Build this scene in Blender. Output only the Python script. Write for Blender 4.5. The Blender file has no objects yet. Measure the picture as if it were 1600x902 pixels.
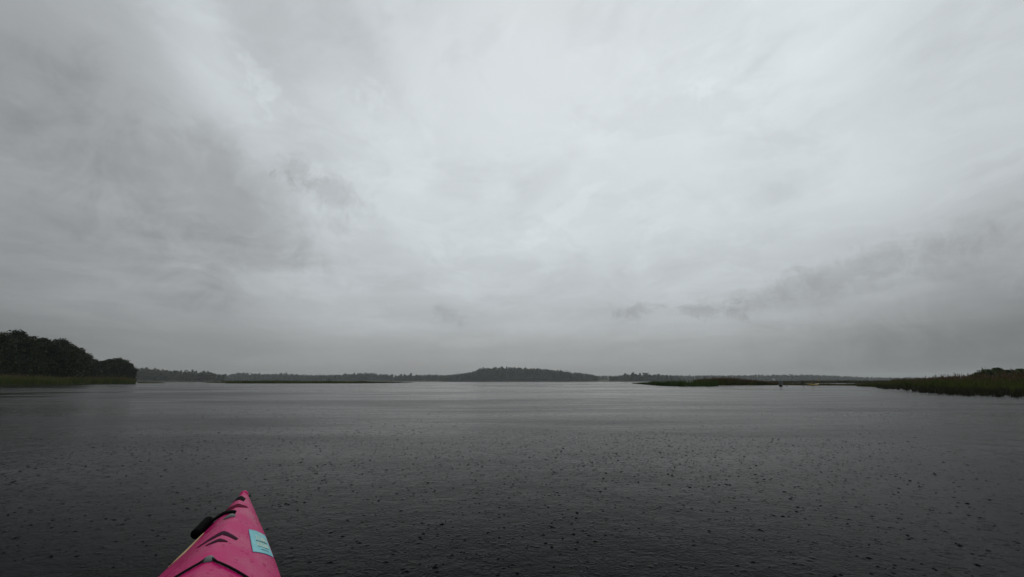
import bpy, bmesh, math, random
import numpy as np
from mathutils import Vector

# ------------------------------------------------------------------ camera, sky, sun, exposure
S = bpy.context.scene
COL = S.collection
FPX, HORIZON = 700.0, 145.3          # focal length and horizon drop for a 1600 px wide frame
PITCH = math.atan(HORIZON / FPX)
CAM_H = 0.75
cam_d = bpy.data.cameras.new('camera')
cam_d.sensor_width = 36.0
cam_d.lens = 36.0 * FPX / 1600.0
cam_d.clip_start = 0.02
cam_d.clip_end = 8000
cam = bpy.data.objects.new('camera', cam_d)
COL.objects.link(cam)
cam.location = (0, 0, CAM_H)
cam.rotation_euler = (math.pi / 2 + PITCH, 0, 0)
S.camera = cam

S.render.engine = 'CYCLES'
S.cycles.volume_bounces = 3
S.cycles.max_bounces = 8
S.cycles.use_denoising = True
S.view_settings.view_transform = 'Standard'
S.view_settings.look = 'None'
S.view_settings.gamma = 1
S.view_settings.use_curve_mapping = False
S.view_settings.exposure = 0.0

SUN_EL, SUN_AZ = math.radians(50), math.radians(4)


def az_el(px, py):
    """direction (degrees) of a sky feature"""
    t = (451 - py) / FPX
    x = (px - 800) / FPX
    y = math.cos(PITCH) - t * math.sin(PITCH)
    z = math.sin(PITCH) + t * math.cos(PITCH)
    return math.degrees(math.atan2(x, y)), math.degrees(math.atan2(z, math.hypot(x, y)))


class NT:
    """tiny helper for writing node trees as expressions"""

    def __init__(self, tree):
        self.t = tree
        tree.nodes.clear()

    def n(self, typ, **kw):
        nd = self.t.nodes.new(typ)
        for k, v in kw.items():
            setattr(nd, k, v)
        return nd

    def put(self, sock, v):
        if isinstance(v, bpy.types.NodeSocket):
            self.t.links.new(v, sock)
        else:
            sock.default_value = v

    def m(self, op, a, b=0.0, c=0.0, clamp=False):
        nd = self.n('ShaderNodeMath', operation=op, use_clamp=clamp)
        for i, v in enumerate((a, b, c)):
            self.put(nd.inputs[i], v)
        return nd.outputs[0]

    def vm(self, op, a, b=(0, 0, 0)):
        nd = self.n('ShaderNodeVectorMath', operation=op)
        self.put(nd.inputs[0], a)
        if op == 'SCALE':
            self.put(nd.inputs['Scale'], b)
        else:
            self.put(nd.inputs[1], b)
        return nd.outputs['Vector']

    def mr(self, v, a, b, c=0.0, d=1.0, interp='SMOOTHSTEP'):
        nd = self.n('ShaderNodeMapRange', interpolation_type=interp)
        for i, q in enumerate((v, a, b, c, d)):
            self.put(nd.inputs[i], q)
        return nd.outputs[0]

    def noise(self, vec, scale, detail=4, rough=.5, dist=0.0, dims='3D'):
        nd = self.n('ShaderNodeTexNoise', noise_dimensions=dims)
        self.put(nd.inputs['Vector'], vec)
        nd.inputs['Scale'].default_value = scale
        nd.inputs['Detail'].default_value = detail
        nd.inputs['Roughness'].default_value = rough
        nd.inputs['Distortion'].default_value = dist
        return nd.outputs['Fac']

    def ramp(self, fac, stops, interp='B_SPLINE'):
        nd = self.n('ShaderNodeValToRGB')
        cr = nd.color_ramp
        cr.interpolation = interp
        while len(cr.elements) < len(stops):
            cr.elements.new(0.5)
        for e, (p, c) in zip(cr.elements, stops):
            e.position = p
            e.color = (c, c, c, 1) if isinstance(c, (int, float)) else (*c, 1)
        self.put(nd.inputs[0], fac)
        return nd.outputs['Color']

    def mix(self, fac, a, b, typ='MIX'):
        nd = self.n('ShaderNodeMix', data_type='RGBA', blend_type=typ)
        self.put(nd.inputs[0], fac)
        for s, v in ((nd.inputs[6], a), (nd.inputs[7], b)):
            self.put(s, v if isinstance(v, bpy.types.NodeSocket) else (*v, 1))
        return nd.outputs[2]

    def xyz(self, x, y, z):
        nd = self.n('ShaderNodeCombineXYZ')
        for i, v in enumerate((x, y, z)):
            self.put(nd.inputs[i], v)
        return nd.outputs[0]


def build_world():
    w = bpy.data.worlds.new('World')
    S.world = w
    w.use_nodes = True
    N = NT(w.node_tree)
    tc = N.n('ShaderNodeTexCoord').outputs['Generated']
    d = N.vm('NORMALIZE', tc)
    sp = N.n('ShaderNodeSeparateXYZ')
    N.put(sp.inputs[0], d)
    x, y, z = sp.outputs
    az = N.m('MULTIPLY', N.m('ARCTAN2', x, y), 180 / math.pi)
    el = N.m('MULTIPLY', N.m('ARCSINE', z), 180 / math.pi)
    zc = N.m('ADD', N.m('MAXIMUM', z, 0.0), 0.10)
    # cloud deck: position on a flat layer overhead, banded along the wind (+Y)
    pl = N.xyz(N.m('DIVIDE', x, zc), N.m('MULTIPLY', N.m('DIVIDE', y, zc), 0.82), 0.37)
    wv = N.n('ShaderNodeTexNoise')
    wv.inputs['Scale'].default_value = 0.9
    wv.inputs['Detail'].default_value = 3
    N.put(wv.inputs['Vector'], pl)
    warp = N.vm('SCALE', N.vm('SUBTRACT', wv.outputs['Color'], (.5, .5, .5)), 0.9)
    plw = N.vm('ADD', pl, warp)
    broad = N.noise(plw, 0.75, 5, .5)
    fine = N.noise(N.vm('ADD', plw, (7.3, 2.1, 0)), 2.3, 7, .55)
    # light through the deck: brighter aloft and ahead, dull towards the horizon and the sides
    e01 = N.m('DIVIDE', el, 90.0, clamp=True)
    L_el = N.ramp(e01, [(0, .24), (.035, .34), (.085, .48), (.13, .58), (.20, .665), (.40, .715), (.65, .68), (1, .62)], 'EASE')
    a01 = N.m('ADD', N.m('DIVIDE', N.m('ADD', az, N.m('MULTIPLY', N.m('SUBTRACT', broad, .5), 14.0)), 360.0), 0.5, clamp=True)
    def ap(a): return a / 360 + .5
    L_az = N.ramp(a01, [(0, .46), (ap(-80), .46), (ap(-50), .52), (ap(-36), .73), (ap(-20), .93), (ap(2), 1.0), (ap(24), .97), (ap(38), .89), (ap(50), .72), (ap(80), .50), (1, .46)], 'EASE')
    L_az = N.m('ADD', L_az, N.m('MULTIPLY', N.mr(az, 8, 45), N.mr(el, 6, 26, 0.0, .20)))
    side = N.mr(el, 22, 75)
    L_az = N.m('ADD', N.m('MULTIPLY', L_az, N.m('SUBTRACT', 1.0, side)), N.m('MULTIPLY', side, .88))
    L = N.m('MULTIPLY', L_el, L_az)
    low = N.mr(el, 1.5, 14)
    amp = N.m('ADD', N.m('MULTIPLY', low, .10), .05)
    L = N.m('MULTIPLY', L, N.m('ADD', 1.0, N.m('MULTIPLY', amp, N.m('SUBTRACT', N.mr(broad, .30, .70, 0, 1), .5))))
    L = N.m('MULTIPLY', L, N.m('ADD', 1.0, N.m('MULTIPLY', N.m('SUBTRACT', fine, .5), .13)))
    # ragged layers with firmer edges
    for off, sc, lo, hi, am in (((1.3, 4.4, 0), 1.5, .50, .60, .05), ((8.1, .7, 0), 2.6, .52, .60, -.045), ((3.7, 6.1, 0), 4.2, .50, .62, .03)):
        lay = N.noise(N.vm('ADD', plw, off), sc, 9, .62, .35)
        L = N.m('MULTIPLY', L, N.m('ADD', 1.0 - am * .5, N.m('MULTIPLY', N.m('MULTIPLY', N.mr(lay, lo, hi), am), N.m('ADD', .3, N.m('MULTIPLY', low, .7)))))
    # single clouds hanging in front of the deck
    wisp = N.noise(N.vm('SCALE', d, 1.0), 11.0, 7, .62, .6)
    curl = N.noise(N.vm('ADD', d, (3.1, 1.7, .4)), 30.0, 8, .66, .5)

    def cloud(px, py, sa, se, rot, amp, soft=.7, rag=.9, tex=None):
        a0, e0 = az_el(px, py)
        c, s = math.cos(math.radians(rot)), math.sin(math.radians(rot))
        da = N.m('SUBTRACT', az, a0)
        de = N.m('SUBTRACT', el, e0)
        u = N.m('ADD', N.m('MULTIPLY', da, c / sa), N.m('MULTIPLY', de, s / sa))
        v = N.m('ADD', N.m('MULTIPLY', da, -s / se), N.m('MULTIPLY', de, c / se))
        r = N.m('SQRT', N.m('ADD', N.m('MULTIPLY', u, u), N.m('MULTIPLY', v, v)))
        r = N.m('ADD', r, N.m('MULTIPLY', N.m('SUBTRACT', tex or wisp, .5), rag * 2))
        return N.m('ADD', 1.0, N.m('MULTIPLY', N.mr(r, 1 + soft, 1 - soft), amp))

    for args in [
        (325, 315, 9.5, 6.0, -20, -.22, .9, 2.0),        # dark smudge on the left
        (220, 400, 9.0, 3.6, -8, -.07, .9, 1.0),
        (515, 299, 3.4, 1.5, -12, -.16, .95, 2.6, curl),
        (458, 264, 2.0, 1.1, -20, -.12, .95, 2.4, curl),
        (590, 350, 3.0, .8, -20, -.05, .7, .9, curl),
        (330, 80, 10.0, 3.2, -48, .20, .9, 1.0),         # pale band coming down from the upper left
        (412, 135, 2.8, 1.2, -45, .10, .55, 3.2, curl),
        (583, 150, 2.0, 1.3, -40, .07, .5, 3.2, curl),
        (560, 80, 8.0, 2.8, -45, -.10, .9, 1.0),
        (1098, 142, 2.2, .8, 20, .06, .5, 3.2, curl),
        (1190, 95, 4.0, .5, 25, -.05, .6, .8, curl),
        (1250, 215, 11.0, 4.2, 22, -.08, .9, 1.1),
        (880, 335, 6.0, 1.1, 34, .05, .35, 1.7, curl),
        (830, 300, 7.0, 1.4, 34, -.05, .7, 1.1),
        (1330, 425, 7.5, 1.5, 10, -.15, .95, 2.4, curl),
        (1200, 465, 4.0, .9, 18, -.10, .7, .9, curl),
        (1420, 455, 5.0, .55, 4, .08, .6, .9, curl),
        (1560, 470, 12.0, 5.0, 6, -.18, .7, 1.3),
        (1600, 560, 16.0, 3.4, 0, -.22, .9, .8),
        (993, 488, 2.2, .8, -3, -.21, .7, 2.6, curl),
        (1110, 484, 2.4, .8, -8, -.18, .7, 2.6, curl),
        (702, 490, 1.6, .9, -20, -.13, .75, 2.6, curl),
        (740, 536, 5.0, .5, 2, .06, .4, 1.5, curl),
        (1010, 536, 5.0, .45, 2, -.05, .6, .8, curl),
    ]:
        L = N.m('MULTIPLY', L, cloud(*args))
    tint = N.mix(N.mr(L, .25, .62), (.97, 1.0, 1.015), (.935, 1.0, 1.028))
    cl = N.vm('SCALE', tint, N.m('MULTIPLY', L, 10.0))
    sky = N.n('ShaderNodeTexSky', sky_type='NISHITA', sun_disc=False)
    sky.sun_elevation = SUN_EL
    sky.sun_rotation = SUN_AZ
    N.put(sky.inputs[0], d) if len(sky.inputs) else None
    out = N.mix(.965, sky.outputs[0], cl)      # what little of the clear sky leaks through the overcast
    bg = N.n('ShaderNodeBackground')
    N.put(bg.inputs['Color'], out)
    bg.inputs['Strength'].default_value = 0.1
    wo = N.n('ShaderNodeOutputWorld')
    N.t.links.new(bg.outputs[0], wo.inputs['Surface'])


build_world()
sun_d = bpy.data.lights.new('sun', 'SUN')
sun_d.energy = 0.5
sun_d.angle = math.radians(100)
sun_d.color = (1.0, .985, .96)
sun = bpy.data.objects.new('sun', sun_d)
COL.objects.link(sun)
sdir = Vector((math.sin(SUN_AZ) * math.cos(SUN_EL), math.cos(SUN_AZ) * math.cos(SUN_EL), math.sin(SUN_EL)))
sun.rotation_euler = sdir.to_track_quat('Z', 'Y').to_euler()

rng = np.random.default_rng(7)
random.seed(7)

# ------------------------------------------------------------------ helpers


def ground_xy(px, D):
    """ground point in the compass direction of a picture column, D metres down the lake"""
    dep = D * math.cos(PITCH) - CAM_H * math.sin(PITCH)
    return (px - 800) / FPX * dep, D


def height_at(py, D):
    t = (451 - py) / FPX
    return CAM_H + D * (t * math.cos(PITCH) + math.sin(PITCH)) / (math.cos(PITCH) - t * math.sin(PITCH))


def tag(o, label=None, cat=None, group=None, kind=None):
    if label: o['label'] = label
    if cat: o['category'] = cat
    if group: o['group'] = group
    if kind: o['kind'] = kind
    return o


def mesh_from(name, verts, faces, smooth=False, mats=(), mi=None):
    me = bpy.data.meshes.new(name)
    if isinstance(verts, np.ndarray) and isinstance(faces, np.ndarray):
        k = faces.shape[1]
        me.vertices.add(len(verts))
        me.vertices.foreach_set('co', np.ascontiguousarray(verts, dtype=np.float32).ravel())
        me.loops.add(faces.size)
        me.loops.foreach_set('vertex_index', np.ascontiguousarray(faces, dtype=np.int32).ravel())
        me.polygons.add(len(faces))
        me.polygons.foreach_set('loop_start', np.arange(0, faces.size, k, dtype=np.int32))
        me.polygons.foreach_set('loop_total', np.full(len(faces), k, dtype=np.int32))
        me.update(calc_edges=True)
    else:
        me.from_pydata([tuple(v) for v in verts], [], [tuple(f) for f in faces])
        me.update()
    for m in mats:
        me.materials.append(m)
    if mi is not None:
        me.polygons.foreach_set('material_index', np.asarray(mi, dtype=np.int32))
    if smooth:
        me.polygons.foreach_set('use_smooth', np.ones(len(me.polygons), dtype=bool))
    return me


def link(name, me, parent=None):
    o = bpy.data.objects.new(name, me)
    COL.objects.link(o)
    if parent:
        o.parent = parent
    return o


def empty(name, loc=(0, 0, 0), rz=0.0):
    o = bpy.data.objects.new(name, None)
    COL.objects.link(o)
    o.location = loc
    o.rotation_euler = (0, 0, rz)
    o.empty_display_size = .2
    return o


def principled(name, color, rough=.6, spec=.5, **kw):
    m = bpy.data.materials.new(name)
    m.use_nodes = True
    N = NT(m.node_tree)
    b = N.n('ShaderNodeBsdfPrincipled')
    o = N.n('ShaderNodeOutputMaterial')
    N.t.links.new(b.outputs[0], o.inputs[0])
    if isinstance(color, tuple):
        b.inputs['Base Color'].default_value = (*color, 1)
    b.inputs['Roughness'].default_value = rough
    b.inputs['Specular IOR Level'].default_value = spec
    for k, v in kw.items():
        b.inputs[k].default_value = v
    return m, N, b


def geo_pos(N):
    return N.n('ShaderNodeNewGeometry').outputs['Position']


def bump(N, b, h, dist=1.0, strength=1.0):
    nd = N.n('ShaderNodeBump')
    nd.inputs['Distance'].default_value = dist
    nd.inputs['Strength'].default_value = strength
    N.put(nd.inputs['Height'], h)
    N.t.links.new(nd.outputs[0], b.inputs['Normal'])


# ------------------------------------------------------------------ materials
def mat_foliage(name, c0, c1, scale, rough=.6):
    m, N, b = principled(name, None, rough, .12)
    p = geo_pos(N)
    f = N.noise(p, scale, 3, .6)
    rnd = N.n('ShaderNodeObjectInfo').outputs['Random']
    f = N.m('ADD', N.mr(f, .35, .65), N.m('MULTIPLY', N.m('SUBTRACT', rnd, .5), .5), clamp=True)
    N.put(b.inputs['Base Color'], N.mix(f, c0, c1))
    return m


M_LEAF = mat_foliage('broadleaf', (.006, .012, .0025), (.022, .036, .006), .45)
M_SHRUB = mat_foliage('shrub_leaf', (.022, .040, .008), (.055, .085, .018), .9)
M_NEEDLE = mat_foliage('needles', (.010, .018, .008), (.026, .038, .015), .12)
M_FAR = mat_foliage('far_leaves', (.012, .020, .008), (.030, .044, .015), .10)
M_BARK, _, _ = principled('bark', (.045, .036, .028), .85, .2)
M_REED = mat_foliage('reed_blade', (.044, .056, .005), (.085, .096, .010), .22)
M_REED_GREEN = mat_foliage('fresh_reed_blade', (.028, .060, .006), (.055, .098, .012), .10)
M_PLUME = mat_foliage('reed_plume', (.080, .046, .026), (.120, .075, .042), .35)
M_STALK = mat_foliage('dark_stalk', (.022, .022, .010), (.04, .04, .016), .8)


def mat_ground():
    m, N, b = principled('marsh_soil', None, .9, .2)
    f = N.noise(geo_pos(N), .35, 6, .6)
    N.put(b.inputs['Base Color'], N.mix(N.mr(f, .35, .65), (.030, .034, .012), (.050, .056, .020)))
    return m


M_SOIL = mat_ground()


def mat_water():
    m, N, b = principled('lake_water', (.0030, .0034, .0038), .16, .5, IOR=1.053)
    p = geo_pos(N)
    sp = N.n('ShaderNodeSeparateXYZ')
    N.put(sp.inputs[0], p)
    x, y = sp.outputs[0], sp.outputs[1]
    p2 = N.xyz(x, y, 0.0)
    # wind lanes: long smooth and ruffled bands lying across the lake
    lane = N.noise(N.xyz(N.m('MULTIPLY', x, .022), N.m('MULTIPLY', y, .070), 0.0), 1.0, 6, .62, .9)
    fleck = N.noise(N.xyz(N.m('MULTIPLY', x, .10), N.m('MULTIPLY', y, .34), 3.0), 1.0, 5, .6, .7)
    ruff = N.mr(N.m('ADD', N.m('MULTIPLY', lane, .7), N.m('MULTIPLY', fleck, .3)), .38, .62)
    N.put(b.inputs['Roughness'], N.m('ADD', .05, N.m('MULTIPLY', ruff, .22)))
    # small wind ripple
    r1 = N.noise(N.xyz(N.m('MULTIPLY', x, .7), y, 0.0), 15.0, 3, .55, .4)
    r2 = N.noise(N.vm('ADD', p2, (3, 9, 0)), 46.0, 2, .5)
    r3 = N.noise(N.vm('ADD', p2, (11, 2, 0)), 2.2, 3, .5)
    h = N.m('ADD', N.m('MULTIPLY', r1, .0052), N.m('MULTIPLY', r2, .0024))
    h = N.m('MULTIPLY', h, N.m('ADD', .40, N.m('MULTIPLY', ruff, .95)))
    h = N.m('ADD', h, N.m('MULTIPLY', r3, .012))
    # rings spreading from rain drops: two scattered sets, each ring at its own age
    for sc, off, a in ((5.5, (0, 0, 0), .0010), (9.0, (5.3, 1.7, 0), .0008)):
        v = N.n('ShaderNodeTexVoronoi', voronoi_dimensions='2D', feature='F1')
        v.inputs['Scale'].default_value = sc
        N.put(v.inputs['Vector'], N.vm('ADD', p2, off))
        ds = N.m('DIVIDE', v.outputs['Distance'], sc)
        cs = N.n('ShaderNodeSeparateColor')
        N.put(cs.inputs[0], v.outputs['Color'])
        rad = N.m('MULTIPLY', cs.outputs[0], .36 / sc)
        q = N.m('DIVIDE', N.m('SUBTRACT', ds, rad), .011)
        env = N.m('EXPONENT', N.m('MULTIPLY', N.m('MULTIPLY', q, q), -1.0))
        wv = N.m('MULTIPLY', N.m('COSINE', N.m('MULTIPLY', q, 2.4)), env)
        h = N.m('ADD', h, N.m('MULTIPLY', N.m('MULTIPLY', wv, a), cs.outputs[1]))
    bump(N, b, h)
    return m


M_WATER = mat_water()
M_DROP, _, _ = principled('splash_water', (.0030, .0034, .0038), .08, .5, IOR=1.053)


def mat_pink():
    m, N, b = principled('magenta_plastic', None, .36, .07)
    tc = N.n('ShaderNodeTexCoord').outputs['Object']
    f = N.noise(tc, 9.0, 6, .65)
    g = N.noise(N.vm('ADD', tc, (4, 1, 2)), 60.0, 4, .6)
    c = N.mix(N.mr(f, .3, .7), (.42, .0035, .100), (.49, .006, .128))
    c = N.mix(N.mr(g, .62, .75, 0, .35), c, (.22, .008, .045))
    N.put(b.inputs['Base Color'], c)
    N.put(b.inputs['Roughness'], N.mr(f, .35, .65, .20, .42))
    # moulded grain and beads of rain
    v = N.n('ShaderNodeTexVoronoi', feature='F1')
    v.inputs['Scale'].default_value = 70.0
    N.put(v.inputs['Vector'], tc)
    cs = N.n('ShaderNodeSeparateColor')
    N.put(cs.inputs[0], v.outputs['Color'])
    rad = N.mr(cs.outputs[0], .55, 1.0, .0, .42, 'LINEAR')
    bead = N.m('SQRT', N.m('MAXIMUM', N.m('SUBTRACT', N.m('MULTIPLY', rad, rad), N.m('MULTIPLY', v.outputs['Distance'], v.outputs['Distance'])), 0.0))
    h = N.m('ADD', N.m('MULTIPLY', bead, .0060), N.m('MULTIPLY', g, .0006))
    bump(N, b, h)
    return m


M_PINK = mat_pink()
M_PINK_DARK, _, _ = principled('magenta_groove', (.10, .002, .020), .6, .02)
M_BLACK, _, _ = principled('black_rubber', (.004, .004, .0045), .7, .03)
M_CORD, _, _ = principled('black_cord', (.007, .006, .007), .8, .1)
M_MARK, _, _ = principled('dark_moulded_mark', (.040, .010, .022), .6, .02)
M_GREY, _, _ = principled('grey_fitting', (.085, .095, .092), .4, .2)
M_YELLOW, _, _ = principled('cream_stripe', (.52, .36, .15), .45)
M_CYAN, Nc, bc = principled('cyan_vinyl', None, .4)
_f = Nc.noise(Nc.n('ShaderNodeTexCoord').outputs['Object'], 40.0, 4, .6)
Nc.put(bc.inputs['Base Color'], Nc.mix(Nc.mr(_f, .35, .65), (.085, .44, .50), (.14, .51, .56)))
M_CREAM, _, _ = principled('cream_print', (.48, .58, .47), .45)
M_TEAL, _, _ = principled('teal_print', (.05, .18, .20), .45)
M_SEAT, _, _ = principled('black_foam', (.015, .015, .016), .8)
M_YKAYAK, _, _ = principled('yellow_plastic', (.42, .28, .020), .35)
M_DKAYAK, _, _ = principled('dark_green_plastic', (.018, .022, .016), .35)
M_SKIN, _, _ = principled('skin', (.42, .25, .18), .5)
M_OLIVE, _, _ = principled('olive_jacket', (.09, .075, .02), .7)
M_GREYJ, _, _ = principled('grey_jacket', (.10, .11, .115), .7)
M_WHITE, _, _ = principled('white_cloth', (.78, .78, .76), .6)
M_PADDLE, _, _ = principled('paddle_shaft', (.03, .03, .03), .4)

# ------------------------------------------------------------------ water
R = 4200.0
me = mesh_from('lake_water', [(-R, -R, 0), (R, -R, 0), (R, R, 0), (-R, R, 0)], [(0, 1, 2, 3)], mats=[M_WATER])
tag(link('lake_water', me), 'dark rain-pocked lake water reaching to the far wooded shore', kind='structure')


# ------------------------------------------------------------------ shores
def shore(name, front, back, rise, label, nv=14, nu=None, lump=.15, steep=False):
    """low marshy ground between a waterline (px, D, ...) and a rear line with the same columns"""
    nu = nu or 60
    fp = np.array(front, float)
    bp = np.array(back, float)
    tt = np.linspace(0, 1, nu)

    def line(a):
        k = np.linspace(0, 1, len(a))
        return np.c_[np.interp(tt, k, a[:, 0]), np.interp(tt, k, a[:, 1])]
    A, B = line(fp), line(bp)
    V = []
    for j in range(nv):
        q = j / (nv - 1)
        if steep:
            q = q ** 3
        for i in range(nu):
            D = A[i, 1] * (1 - q) + B[i, 1] * q
            px = A[i, 0] * (1 - q) + B[i, 0] * q
            X, Y = ground_xy(px, D)
            side = min(1.0, min(i, nu - 1 - i) / 4.0)
            z = -.25 + (rise + .25) * (min(1, q * (15 if steep else 3)) ** .7) * side + lump * math.sin(X * .21 + j) * math.sin(Y * .13 + X * .05) * min(1, q * 4) * side
            if j == 0 or side == 0:
                z = -.3
            elif steep:
                z += .3
            V.append((X, Y, z))
    F_ = [(j * nu + i, j * nu + i + 1, (j + 1) * nu + i + 1, (j + 1) * nu + i) for j in range(nv - 1) for i in range(nu - 1)]
    me = mesh_from(name, V, F_, True, [M_SOIL])
    return tag(link(name, me), label, kind='structure')


shore('left_shore', [(-700, 62), (-300, 76), (0, 95), (100, 110), (190, 142), (214, 155)],
      [(-700, 260), (-300, 270), (0, 280), (100, 285), (180, 290), (205, 290)], .55, 'low marshy left shore under the leafy trees')
shore('right_shore', [(1395, 66), (1440, 42), (1500, 34), (1600, 28), (1900, 20), (2400, 14)],
      [(1395, 150), (1480, 150), (1560, 160), (1700, 160), (2000, 160), (2400, 160)], .25, 'low marshy right shore under the reeds')
shore('far_shore', [(-700, 750), (200, 760), (345, 790), (352, 1360), (700, 1330), (760, 1250), (930, 1250), (960, 1130), (1050, 1140), (1060, 1520), (1500, 1560), (2400, 1560)],
      [(q, 3600) for q in (-700, 200, 345, 352, 700, 760, 930, 960, 1050, 1060, 1500, 2400)],
      5.0, 'low far shore under the hazy woods', nu=180, lump=.3, steep=True)


# ------------------------------------------------------------------ reeds
def reeds(name, front, back, n, hgt, wid, label, mats, plume=0.0, base=0.0, edge_soft=.5, clump=.6):
    """reed bed: bent blades standing between two lines of (px, D)"""
    fp, bp = np.array(front, float), np.array(back, float)
    k = np.linspace(0, 1, len(fp))
    u = rng.random(n)
    # even spread along the line's real length
    X = [ground_xy(p, D) for p, D in fp]
    seg = np.r_[0, np.cumsum([math.dist(X[i], X[i + 1]) for i in range(len(X) - 1)])]
    tt = np.interp(u * seg[-1], seg, k)
    q = rng.random(n) ** 1.6
    q += .03 * np.sin(tt * 90) * edge_soft + .02 * np.sin(tt * 233 + 1) * edge_soft
    px = np.interp(tt, k, fp[:, 0]) * (1 - q) + np.interp(tt, k, bp[:, 0]) * q
    D = np.interp(tt, k, fp[:, 1]) * (1 - q) + np.interp(tt, k, bp[:, 1]) * q
    dep = D * math.cos(PITCH) - CAM_H * math.sin(PITCH)
    x = (px - 800) / FPX * dep
    y = D
    hh = np.interp(tt, np.linspace(0, 1, len(hgt)), hgt)
    patch = .5 + .25 * np.sin(x * .9 + 1.3 * np.sin(y * .7)) + .25 * np.sin(x * .31 + y * .23)
    hh = hh * (1 - clump * .35 + clump * .35 * patch) * rng.uniform(.60, 1.05, n) * np.where(rng.random(n) < .06, 1.28, 1.0)
    ang = rng.uniform(0, math.pi * 2, n)
    lean = rng.uniform(.02, .22, n) * hh
    la = rng.uniform(0, math.pi * 2, n)
    w = wid * rng.uniform(.6, 1.4, n)
    z0 = np.full(n, -.08) + base * np.clip(q, 0, 1)
    cx, sx = np.cos(ang) * w / 2, np.sin(ang) * w / 2
    V = np.empty((n, 6, 3))
    for lv, (fz, fl, fw) in enumerate(((0, 0, 1), (.55, .3, .85), (1, 1, .15))):
        bx = x + np.cos(la) * lean * fl
        by = y + np.sin(la) * lean * fl
        V[:, lv * 2] = np.c_[bx - cx * fw, by - sx * fw, z0 + hh * fz]
        V[:, lv * 2 + 1] = np.c_[bx + cx * fw, by + sx * fw, z0 + hh * fz]
    b = (np.arange(n) * 6)[:, None]
    Fc = np.concatenate([b + np.array([0, 1, 3, 2]), b + np.array([2, 3, 5, 4])])
    mi = np.concatenate([(rng.random(n) < .35).astype(int)] * 2)
    V = V.reshape(-1, 3)
    if plume > 0:
        sel = np.where(rng.random(n) < plume)[0]
        m_ = len(sel)
        tx = x[sel] + np.cos(la[sel]) * lean[sel]
        ty = y[sel] + np.sin(la[sel]) * lean[sel]
        tz = z0[sel] + hh[sel]
        pw = wid * 2.2 * rng.uniform(.7, 1.3, m_)
        ph = .20 * rng.uniform(.7, 1.4, m_) * np.clip(hh[sel], .8, 2)
        ca, sa = np.cos(ang[sel]) * pw / 2, np.sin(ang[sel]) * pw / 2
        P = np.empty((m_, 4, 3))
        P[:, 0] = np.c_[tx, ty, tz - ph * .7]
        P[:, 1] = np.c_[tx + ca, ty + sa, tz]
        P[:, 2] = np.c_[tx + np.cos(la[sel]) * .05, ty, tz + ph * .6]
        P[:, 3] = np.c_[tx - ca, ty - sa, tz]
        o_ = len(V)
        V = np.concatenate([V, P.reshape(-1, 3)])
        Fc = np.concatenate([Fc, (np.arange(m_) * 4)[:, None] + o_ + np.array([0, 1, 2, 3])])
        mi = np.concatenate([mi, np.full(m_, 2)])
    me = mesh_from(name, V, Fc, False, list(mats) + [M_PLUME], mi)
    return tag(link(name, me), label, 'reeds', kind='stuff')


reeds('reed_bed', [(-260, 78), (0, 93), (100, 108), (190, 140), (212, 152)], [(-260, 96), (0, 112), (100, 128), (190, 158), (211, 166)],
      42000, [2.2, 2.1, 2.1, 1.9, 1.5], .05, 'green reed belt along the left shore in front of the trees', (M_REED, M_REED_GREEN), .10, .35)
reeds('reed_bed', [(215, 205), (240, 205), (256, 215)], [(215, 230), (240, 230), (258, 235)],
      2500, [.8, .7, .4], .06, 'faint low reed patch right of the left shore trees', (M_REED, M_REED))
reeds('reed_bed', [(322, 250), (352, 235)], [(322, 265), (352, 255)], 1600, [.5, 1.0], .06,
      'thin reed tuft at the left end of the middle reed islet', (M_REED, M_REED))
reeds('reed_bed', [(352, 190), (420, 182), (500, 188), (560, 196), (610, 225), (645, 300)], [(352, 212), (420, 204), (500, 210), (560, 214), (610, 238), (645, 310)],
      26000, [1.25, 1.55, 1.35, 1.2, .8, .3], .07, 'long low reed islet left of centre in front of the far woods', (M_REED, M_REED_GREEN))
reeds('reed_bed', [(988, 170), (1005, 120), (1030, 84), (1070, 74), (1105, 75), (1122, 80)], [(988, 176), (1005, 126), (1030, 92), (1070, 84), (1105, 85), (1122, 90)],
      18000, [.3, .6, 1.0, 1.15, 1.2, 1.15], .045, 'fresh green reed point right of centre beside brown reeds', (M_REED_GREEN, M_REED_GREEN), .02)
reeds('reed_bed', [(1085, 98), (1130, 94), (1180, 96), (1216, 96)], [(1085, 112), (1130, 110), (1180, 110), (1216, 108)],
      13000, [1.2, 1.6, 1.05, .5], .05, 'brown plumed reeds behind the green reed point', (M_REED, M_REED), .55)
reeds('reed_bed', [(1212, 100), (1260, 97), (1310, 92), (1345, 86)], [(1212, 106), (1260, 102), (1310, 97), (1345, 92)],
      5500, [.75, .62, .45, .5], .05, 'thin low reed fringe behind the two distant kayaks', (M_REED, M_STALK))
reeds('reed_bed', [(1120, 250), (1250, 240), (1340, 200), (1420, 170)], [(1120, 330), (1250, 320), (1340, 280), (1420, 240)],
      14000, [1.2, 1.6, 1.6, 1.6], .09, 'dull hazy reed belt far behind the two distant kayaks', (M_STALK, M_REED))
reeds('reed_bed', [(1338, 76), (1370, 68), (1400, 58), (1440, 45), (1475, 38), (1530, 34), (1600, 30), (1750, 25)],
      [(1338, 84), (1370, 80), (1400, 74), (1440, 62), (1475, 55), (1530, 50), (1600, 47), (1750, 42)],
      46000, [.45, .8, 1.0, 1.05, 1.1, 1.1, 1.1, 1.1], .024, 'dark green reed bed growing out of the water at right edge', (M_REED, M_REED_GREEN), .05, .1, 3.0, 1.5)
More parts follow.
